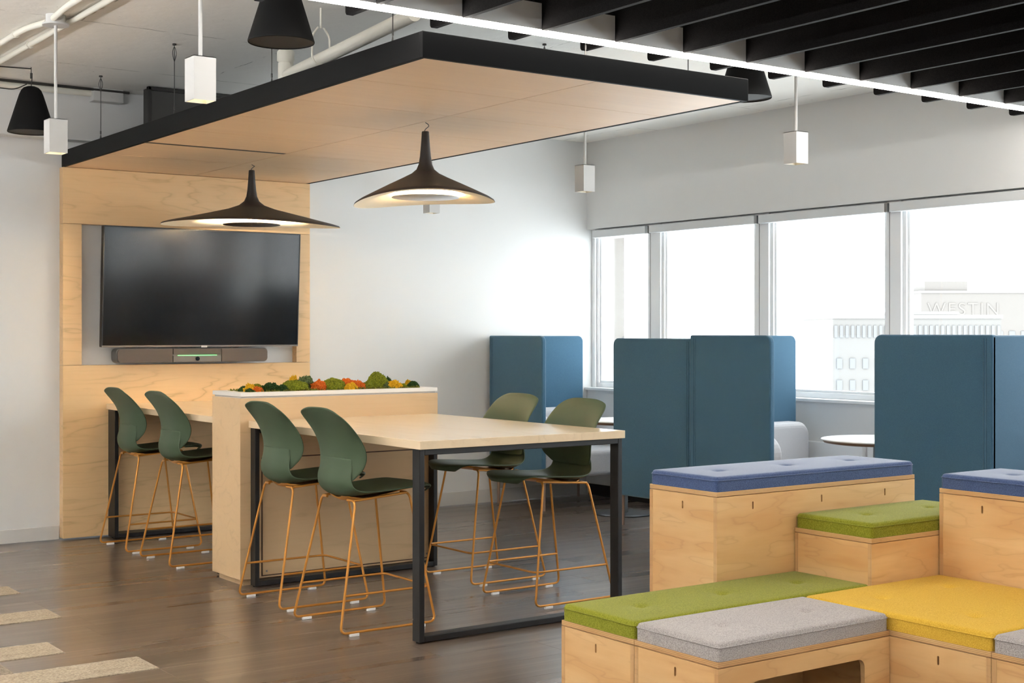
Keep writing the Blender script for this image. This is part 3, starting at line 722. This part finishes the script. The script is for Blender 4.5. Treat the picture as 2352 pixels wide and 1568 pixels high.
def moss_clump(name, col, x, y, rx, ry, h, label, seed, fluffy=False):
    bm = bmesh.new(); bmesh.ops.create_icosphere(bm, subdivisions=5, radius=1)
    sv = Vector((seed*3.1, seed*1.7, seed*.9))
    for v in bm.verts:
        n = v.co.normalized()
        d = 1+(.14 if not fluffy else .22)*noise.noise(n*2.2+sv)+(.10 if not fluffy else .26)*noise.noise(n*(9 if not fluffy else 6)+sv)+(.07 if not fluffy else .14)*noise.noise(n*19+sv)+.055*noise.noise(n*44+sv)
        v.co = Vector((n.x*rx*d, n.y*ry*d, max(n.z*d, -.12)*h))
    me = bpy.data.meshes.new(name); bm.to_mesh(me); bm.free(); me.materials.append(MOSS[col])
    for p in me.polygons: p.use_smooth = not fluffy
    o = link(bpy.data.objects.new(name, me)); o.location = (x, y, 1.066)
    return tag(o, label, 'moss', 'moss mounds in the planter')
def pxX(zx, y=7.26):
    px = 500+zx/4.523; r = (px-1176)/F
    return y*(math.sin(YAW)+r*math.cos(YAW))/(math.cos(YAW)-r*math.sin(YAW))
ML = [('dark', 285, 7.24, .040, .04, .034, 'dark olive moss mound at the end of the planter away from the windows', 0),
      ('yellow', 330, 7.20, .034, .035, .046, 'yellow lichen tuft resting on the first dark moss mound', 1),
      ('olive', 400, 7.30, .040, .05, .042, 'olive moss mound behind the first orange lichen', 0),
      ('dark', 332, 7.16, .026, .025, .022, 'small dark green moss tuft below the yellow lichen', 1),
      ('orange', 412, 7.17, .036, .03, .030, 'orange lichen tuft beside the first yellow lichen', 1),
      ('dark', 550, 7.22, .056, .05, .044, 'wide dark green bushy moss before the large olive mound', 1),
      ('dark', 672, 7.19, .040, .04, .034, 'dark green bushy moss touching the large olive mound', 1),
      ('olive', 798, 7.23, .085, .07, .062, 'large low olive moss mound beside the grey-green tuft', 0),
      ('yellow', 790, 7.33, .034, .03, .078, 'small yellow lichen peeking over the large olive mound', 1),
      ('grey', 905, 7.28, .060, .05, .076, 'grey-green spiky moss tuft against the large olive mound', 1),
      ('orange', 1050, 7.22, .048, .05, .054, 'orange lichen on the rounded olive mound\'s dark side', 1),
      ('olive', 1195, 7.22, .080, .07, .066, 'rounded olive moss mound between two orange lichens', 0),
      ('orange', 1345, 7.26, .048, .05, .062, 'red-orange lichen behind a yellow tuft', 1),
      ('orange', 1455, 7.24, .046, .05, .050, 'orange lichen beside the tall round moss ball', 1),
      ('yellow', 1382, 7.16, .040, .03, .040, 'yellow lichen tuft in front of two orange lichens', 1),
      ('olive', 1555, 7.24, .038, .04, .042, 'small olive moss mound leaning on the tall moss ball', 0),
      ('olive', 1655, 7.28, .074, .07, .092, 'tall round moss ball, highest in the planter', 0),
      ('grey', 1752, 7.22, .032, .03, .034, 'small grey-green moss beside the tall moss ball', 1),
      ('dark', 1775, 7.33, .02, .02, .060, 'tiny dark green sprig behind the grey-green moss', 1),
      ('yellow', 1838, 7.20, .046, .04, .046, 'yellow lichen tuft after the tall moss ball', 1),
      ('olive', 1918, 7.22, .034, .03, .028, 'flat olive moss patch between two yellow lichens', 0),
      ('yellow', 1980, 7.28, .024, .03, .044, 'small yellow lichen by the last dark moss', 1),
      ('dark', 2030, 7.24, .038, .04, .040, 'dark green moss mound at the planter end by the windows', 0)]
for i, (c, zx, y, rx, ry, h, lb, fl) in enumerate(ML): moss_clump('moss_clump', c, pxX(zx, y), y, rx, ry, h, lb, i+1, bool(fl))

# ================================================================== tables
def bar_table(label, x0, x1, y0, y1, frames):
    t = thing('bar_table', label, 'table', ((x0+x1)/2, (y0+y1)/2, 0), 'counter height tables')
    wpart(t, 'table_top', MB().box(x0, x1, y0, y1, .876, .914), MAPLE_TOP, center=True, bevel=.0015)
    for (ya, yb) in frames:
        a, b = x0+.008, x1-.004
        fr = thing_part(t, 'leg_frame')
        for (xa, xb, za, zb) in ((a, a+.027, .006, .876), (b-.027, b, .006, .876), (a+.027, b-.027, .848, .876), (a+.027, b-.027, .006, .034)):
            wsub(t, fr, 'leg' if zb-za > .5 else 'rail', MB().box(xa, xb, ya, yb, za, zb))
        for xx in (a+.013, b-.013):
            wsub(t, fr, 'foot', MB().tube([(xx, (ya+yb)/2, 0), (xx, (ya+yb)/2, .006)], .012, 10))
    return t
def thing_part(root, name):
    o = link(bpy.data.objects.new(name, None)); o.parent = root; o.empty_display_size = .02; return o
def wsub(root, holder, name, mb):
    L0 = root.location; mb.v = [(p[0]-L0.x, p[1]-L0.y, p[2]-L0.z) for p in mb.v]
    return part(holder, name, mb, BLACK, bevel=.003)
bar_table('maple counter table with black frame legs, on the planter side facing the plywood seats', 3.286, 4.486, 5.291, py0-.001, ((5.309, 5.372), (7.02, 7.080)))
bar_table('maple counter table with black frame legs between planter and television panel', 3.286, 4.486, py1+.001, by0-.001, ((7.474, 7.535), (9.225, 9.355)))

# ================================================================== bar stools
def interp(keys, t):
    for (a, b) in zip(keys, keys[1:]):
        if a[0] <= t <= b[0]:
            k = (t-a[0])/(b[0]-a[0]); return [p+(q-p)*k for p, q in zip(a[1:], b[1:])]
    return list(keys[-1][1:])
def catmull(keys, n):
    out = []
    m = len(keys)
    for i in range(m-1):
        p0, p1, p2, p3 = keys[max(i-1, 0)], keys[i], keys[i+1], keys[min(i+2, m-1)]
        for k in range(n):
            t = k/n
            out.append([.5*((2*b)+(-a+c)*t+(2*a-5*b+4*c-d)*t*t+(-a+3*b-3*c+d)*t**3) for a, b, c, d in zip(p0, p1, p2, p3)])
    return out+[list(keys[-1])]
def shell(rows_keys, nu=16, sub=4):
    """rows: x, z, half width, lift (edge z), curl (edge x), corner power"""
    rows = []
    for (x, z, w, lift, curl) in catmull(rows_keys, sub):
        row = []
        for k in range(nu+1):
            u = -1+2*k/nu; e = abs(u)**2.6
            row.append((x+curl*e, w*u, z+lift*e))
        rows.append(row)
    return MB().grid(rows)
def make_stool():
    t = thing('bar_stool', '', 'stool', (0, 0, 0), 'green bar stools')
    seat = [(.338, .634, .110, -.004, -.055), (.340, .650, .150, -.003, -.058), (.322, .662, .180, -.002, -.045), (.26, .667, .203, .002, -.015), (.15, .659, .213, .006, 0),
            (.03, .644, .208, .014, 0), (-.06, .631, .198, .024, 0), (-.12, .627, .186, .034, .008), (-.158, .642, .176, .036, .018), (-.176, .675, .168, .026, .028),
            (-.179, .715, .163, .010, .030), (-.168, .765, .159, .0, .028), (-.1605, .812, .154, -.004, .0215)]
    s1 = part(t, 'seat_shell', shell(seat), GREEN, solid=.0085, subsurf=1)
    back = [(-.170, .694, .158, .012, .030), (-.170, .715, .178, .008, .040), (-.164, .760, .209, 0, .054), (-.158, .812, .226, 0, .058), (-.162, .865, .228, 0, .050), (-.177, .920, .222, -.002, .036),
            (-.197, .968, .217, -.003, .018), (-.214, 1.003, .207, -.004, .002), (-.226, 1.024, .190, -.006, -.006), (-.231, 1.036, .168, -.007, -.008), (-.234, 1.044, .136, -.007, -.008), (-.236, 1.047, .100, -.004, -.005)]
    s2 = part(t, 'backrest', shell(back), GREEN, solid=.0085, subsurf=1)
    # ochre shell under the seat
    up = [[(x, w*u, z+(.018*abs(u)**2)) for u in [-1+2*k/10 for k in range(11)]] for (x, z, w) in ((-.135, .618, .06), (-.115, .606, .11), (-.07, .600, .135), (0, .606, .14), (.10, .622, .14), (.19, .636, .13), (.215, .646, .11))]
    part(t, 'under_plate', MB().grid(up), GOLD, solid=.005)
    R = .0062; zt = .612; zr = .0175
    for s in (-1, 1):
        p = fillet([(-.135, s*.10, zt), (-.128, s*.165, zt), (-.247, s*.237, zr), (.268, s*.237, zr), (.165, s*.165, zt+.022), (.155, s*.10, zt+.022)], .035, 6)
        part(t, 'sled_leg', MB().tube(p, R, 10), GOLD)
        for x in (-.175, .185):
            part(t, 'glide', MB().prism(rrect(x-.026, x+.026, s*.237-.008, s*.237+.008, .007, 4), 2, 0, .0135), GLIDE, bevel=.002)
        part(t, 'seat_rail', MB().tube([(-.132, s*.150, zt), (.160, s*.150, zt+.022)], R, 10), GOLD)
    yz = .2155; zf = .185
    part(t, 'footrest', MB().tube(fillet([(-.212, -yz, zf), (.253, -yz, zf), (.253, yz, zf), (-.212, yz, zf)], .04, 6), R*.92, 10), GOLD)
    return t
stool0 = make_stool()
STO = [(3.338, 6.553, 0, 'green bar stool beside the planter box, on the table side away from the windows'),
       (3.313, 5.866, 0, 'green bar stool at the open table end, on the side away from the windows'),
       (4.521, 6.560, 180, 'green bar stool facing away from the windows, beside the planter box'),
       (4.440, 5.855, 180, 'green bar stool facing away from the windows, at the open table end'),
       (3.363, 8.776, 0, 'green bar stool touching the maple screen panelling, its seat turned to the far table'),
       (3.373, 8.080, 0, 'green bar stool between planter box and the stool at the screen panelling'),
       (4.52, 8.78, 180, 'green bar stool behind the moss planter, only its top rim showing')]
for i, (x, y, rz, lb) in enumerate(STO):
    o = stool0 if i == 0 else copy_tree(stool0)
    o.location = (x, y, 0); o.rotation_euler = (0, 0, math.radians(rz)); o['label'] = lb

# ================================================================== plywood seating blocks
T = .018
def slot(axis, c, z, h=.030, w=.008, depth=.03):
    """capsule cutter through a panel; axis is the panel's normal"""
    pts = [(w*.5*math.cos(a), (h/2-w/2)+w*.5*math.sin(a)) for a in [PI*k/8 for k in range(9)]]
    pts += [(-w*.5*math.cos(a), -(h/2-w/2)-w*.5*math.sin(a)) for a in [PI*k/8 for k in range(9)]]
    return MB().prism([(c+u, z+v) for u, v in pts], axis, -depth, depth)
def ply_box(label, x0, x1, y0, y1, h, slots_near=(), slots_end=(), opening=None):
    t = thing('plywood_bench', label, 'bench', ((x0+x1)/2, (y0+y1)/2, 0), 'plywood seating blocks')
    g = .0012; x0 += g; x1 -= g; y0 += g; y1 -= g
    near = wpart(t, 'front_panel', MB().box(x0, x1, y0, y0+T, 0, h-T-.002), PLY[1], center=True, bevel=.0008, seg=1)
    wpart(t, 'back_panel', MB().box(x0, x1, y1-T, y1, 0, h-T-.002), PLY[1], center=True)
    end = wpart(t, 'end_panel', MB().box(x0+.0008, x0+T, y0+T, y1-T, 0, h-T-.002), PLY[0], center=True)
    wpart(t, 'end_panel', MB().box(x1-T, x1-.0008, y0+T, y1-T, 0, h-T-.002), PLY[0], center=True)
    wpart(t, 'lid', MB().box(x0, x1, y0, y1, h-T, h), PLY[2], center=True, bevel=.0008, seg=1)
    lz = (h-T-.002)/2
    for p in (near, end): p.modifiers.clear()
    cs = [slot(1, x-(x0+x1)/2, h-.062-lz) for x in slots_near]
    if opening:
        a, b, zt = opening; cs.append(MB().prism(rrect(a-(x0+x1)/2, b-(x0+x1)/2, -lz+.05, zt-lz, .03, 6), 1, -.05, .05))
    if cs: cut(near, cs)
    cs = [slot(0, y-(y0+y1)/2, h-.065-lz) for y in slots_end]
    if cs: cut(end, cs)
    return t
def cushion(label, x0, x1, y0, y1, z, mat, nx, ny, name='seat_cushion'):
    H, e, r = .057, .004, .014
    x0 += e; x1 -= e; y0 += e; y1 -= e
    t = thing(name, label, 'cushion', ((x0+x1)/2, (y0+y1)/2, z), 'felt seat cushions')
    W, D = (x1-x0)/2, (y1-y0)/2
    cx = [(-W+(x1-x0)*(i+.5)/nx, -D+(y1-y0)*(j+.5)/ny) for i in range(nx) for j in range(ny)]
    def samples(hw, n):
        s_ = [-hw, -hw+r*.08, -hw+r*.3, -hw+r*.62, -hw+r]
        s_ += [-hw+r+(2*hw-2*r)*k/n for k in range(1, n)]
        return s_+[-v for v in s_[:5][::-1]]
    xs, ys = samples(W, 22*nx), samples(D, 22*ny)
    def top(x, y):
        ex, ey = max(abs(x)-(W-r), 0), max(abs(y)-(D-r), 0); q = min(math.hypot(ex, ey), r)
        zz = H-r+math.sqrt(max(r*r-q*q, 0))
        zz += .004*(1-(x/W)**4)*(1-(y/D)**4)
        for (bx_, by_) in cx:
            d = math.hypot(x-bx_, (y-by_)); zz -= .016*math.exp(-(d/.018)**2)+.004*math.exp(-(d/.07)**2)
        return zz
    m = MB()
    def clampc(x, y):
        ex, ey = max(abs(x)-(W-r), 0), max(abs(y)-(D-r), 0); q = math.hypot(ex, ey)
        if q > r:
            k = r/q; x = math.copysign(W-r+ex*k, x) if ex else x; y = math.copysign(D-r+ey*k, y) if ey else y
        return x, y
    rows = []
    for y in ys:
        rows.append([(lambda c: (c[0], c[1], top(*c)))(clampc(x, y)) for x in xs])
    m.grid(rows)
    ring = rows[0]+[r_[-1] for r_ in rows[1:]]+rows[-1][::-1][1:]+[r_[0] for r_ in rows[::-1][1:-1]]
    n = len(ring)
    lo = [(p[0], p[1], 0) for p in ring]
    m.add(ring+lo, [(i, (i+1) % n, n+(i+1) % n, n+i) for i in range(n)], True)
    part(t, 'cover', m, mat)
    pr = [(p[0]*(1+.0008/W), p[1]*(1+.0008/D), H-r-.001) for p in ring]
    part(t, 'piping', MB().tube(pr, .0021, 5, closed=True), mat)
    for (bx_, by_) in cx:
        part(t, 'button', MB().lathe([(.001, .003), (.006, .002), (.0085, 0)], 12, (bx_, by_, H-.0175)), mat)
    return t
g0, g1, g2, g3, g4 = 2.268, 2.658, 3.052, 3.444, 3.832
X0, X1, X2, X3 = 2.957, 3.752, 4.129, 4.523
ZL, ZM, ZH = .400, .627, .793
ply_box('long low plywood bench carrying the long green cushion', X0, X2, g3, g4, ZL, slots_end=[3.643])
cushion('long olive green felt cushion with three tufts on the low bench', X0, X2, g3, g4, ZL, FELT_GREEN, 3, 1)
ply_box('low plywood bench with a rounded opening below the grey cushion', X0, X1, g2, g3, ZL, slots_end=[3.248], opening=(3.095, 3.625, .322))
cushion('light grey felt cushion with two tufts between the green and yellow cushions', X0, X1, g2, g3, ZL, FELT_GREY, 2, 1)
ply_box('square low plywood block under the yellow cushion', X1, X3, g1, g3, ZL, slots_end=[2.859])
cushion('square yellow felt cushion with four tufts', X1, X3, g1, g3, ZL, FELT_YELLOW, 2, 2)
ply_box('low plywood bench in front of the square yellow block', X1, X3, g0, g1, ZL)
cushion('light grey felt cushion in front of the square yellow cushion', X1, X3, g0, g1, ZL, FELT_GREY, 2, 1)
ply_box('tall long plywood block with slots, carrying the long blue cushion', 3.705, 4.876, g4+.001, 4.220, ZH, slots_near=[3.899, 4.29, 4.68], slots_end=[4.026])
cushion('long blue felt cushion with three tufts on the tall plywood block', 3.705, 4.876, g4+.001, 4.220, ZH, FELT_BLUE, 3, 1)
ply_box('medium height plywood block wedged between the two tall blocks', X2, X2+.79, g3, g4, ZM)
cushion('bright green felt cushion with two tufts on the medium height block', X2, X2+.79, g3, g4, ZM, FELT_GREEN, 2, 1)
ply_box('tall plywood block behind the yellow cushion, at right angles to the other', X3+.001, X3+.392, 2.27, g3-.002, ZH, slots_end=[3.246, 2.86, 2.47])
cushion('blue felt cushion on the tall block beside the yellow cushion', X3+.001, X3+.392, 2.27, g3-.002, ZH, FELT_BLUE, 1, 3)

# ================================================================== booths by the windows
def screen_panel(poly, axis, a, b): return MB().prism(poly, axis, a, b)
def booth(label, x0, x1, yb, yf, top, bot, seat=True, cat='booth'):
    """high-backed sofa; yb = plane of the back screen, yf = open front; side screen on the x0 side"""
    s = 1 if yf > yb else -1
    t = thing('booth_sofa', label, cat, ((x0+x1)/2, (yb+yf)/2, 0), 'blue high-backed booth sofas')
    th = .042
    ya, yc = min(yb, yf), max(yb, yf)
    rnd = (0, 0, 1, 0) if s > 0 else (0, 0, 0, 1)
    rnd = (0, 1, 1, 0) if s > 0 else (1, 0, 0, 1)
    wpart(t, 'side_screen', MB().prism(rrect(ya, yc, bot, top, .05, 8, rnd), 0, x0, x0+th), BOOTH_BLUE, bevel=.012, seg=3)
    b0, b1 = (yb, yb+th*s)
    wpart(t, 'back_screen', MB().prism(rrect(x0+.004, x1, bot, top-.003, .05, 8, (0, 1, 1, 0)), 1, min(b0, b1), max(b0, b1)), BOOTH_BLUE, bevel=.012, seg=3)
    sx = x0-.0015
    wpart(t, 'seam', MB().tube([(sx, yb+.035*s, bot+.02), (sx, yb+.035*s, top-.02)], .0025, 6).tube([(sx, yb+.052*s, bot+.02), (sx, yb+.052*s, top-.02)], .002, 6), BOOTH_BLUE)
    # seat, back cushion and arm
    f = yf-s*.03; q = yb+s*(th+.004)
    wpart(t, 'seat_cushion', MB().box(x0+th+.005, x1-.02, min(f, q), max(f, q), .245, .455), SOFA_GREY, bevel=.035, seg=4)
    bc = MB().prism(rrect(x0+th+.006, x1-.03, .45, .775, .10, 8, (0, 0, 1, 1)), 1, min(q, q+s*.16), max(q, q+s*.16))
    wpart(t, 'back_cushion', bc, SOFA_GREY, bevel=.04, seg=4)
    ar = MB().prism(rrect(min(q, f-s*.0), max(q, f-s*.0), .40, .745, .14, 8, (0, 0, 1, 0) if s > 0 else (0, 0, 0, 1)), 0, x0+th+.005, x0+th+.115)
    wpart(t, 'arm_cushion', ar, SOFA_GREY, bevel=.035, seg=4)
    for (lx, ly) in ((x0+.055, yf-s*.05), (x1-.07, yf-s*.05), (x0+.055, yb+s*.06), (x1-.07, yb+s*.06)):
        wpart(t, 'leg', MB().tube([(lx, ly, 0), (lx, ly, .25)], [.011, .014], 12), TANLEG)
    return t
booth('blue booth sofa with its back screen against the white wall', 6.50, 7.46, 9.395, 8.665, 1.378, .235)
booth('blue booth sofa facing the one at the white wall, back to back with another', 6.50, 7.46, 6.965, 7.805, 1.362, .225)
booth('blue booth sofa backing onto another, opening towards the round table', 6.46, 7.46, 6.945, 6.200, 1.385, .235)
booth('blue booth sofa added out of view for the television reflection, facing the tall plywood blocks', 6.50, 7.46, 1.765, 2.605, 1.378, .235)  # this booth and the next are added out of view to darken the television's reflection
booth('blue booth sofa added out of view for the television reflection, turned away from the tall plywood blocks', 6.50, 7.46, 1.745, 1.000, 1.385, .235)
booth('blue booth sofa behind the tall plywood blocks, its outer back lit by windows', 6.50, 7.46, 4.600, 5.408, 1.390, .235)
def booth_table(label, x, y, r, z):
    t = thing('round_table', label, 'table', (x, y, 0), 'round booth tables')
    part(t, 'table_top', MB().lathe([(.001, z-.004), (r-.012, z-.004), (r-.002, z-.002), (r, z+.002), (r-.003, z+.006), (.001, z+.006)], 56), TABLE_WHITE)
    part(t, 'edge', MB().lathe([(r-.06, z-.024), (r-.02, z-.018), (r-.010, z-.0045)], 56, close_bot=True), TABLE_EDGE)
    part(t, 'pole', MB().tube([(0, 0, .012), (0, 0, z-.02)], .034, 20), plain('grey_table_pole', srgb(120, 128, 134), .4, .3))
    part(t, 'base_disc', MB().lathe([(.001, .014), (.20, .012), (.232, .008), (.235, 0), (.001, 0)], 48), plain('dark_base_disc', srgb(70, 74, 78), .35, .4))
    return t
booth_table('round white table with dark disc base between the two back booths', 6.965, 8.235, .33, .722)
booth_table('round white table in front of the grey sofa cushions', 7.02, 5.80, .36, .722)
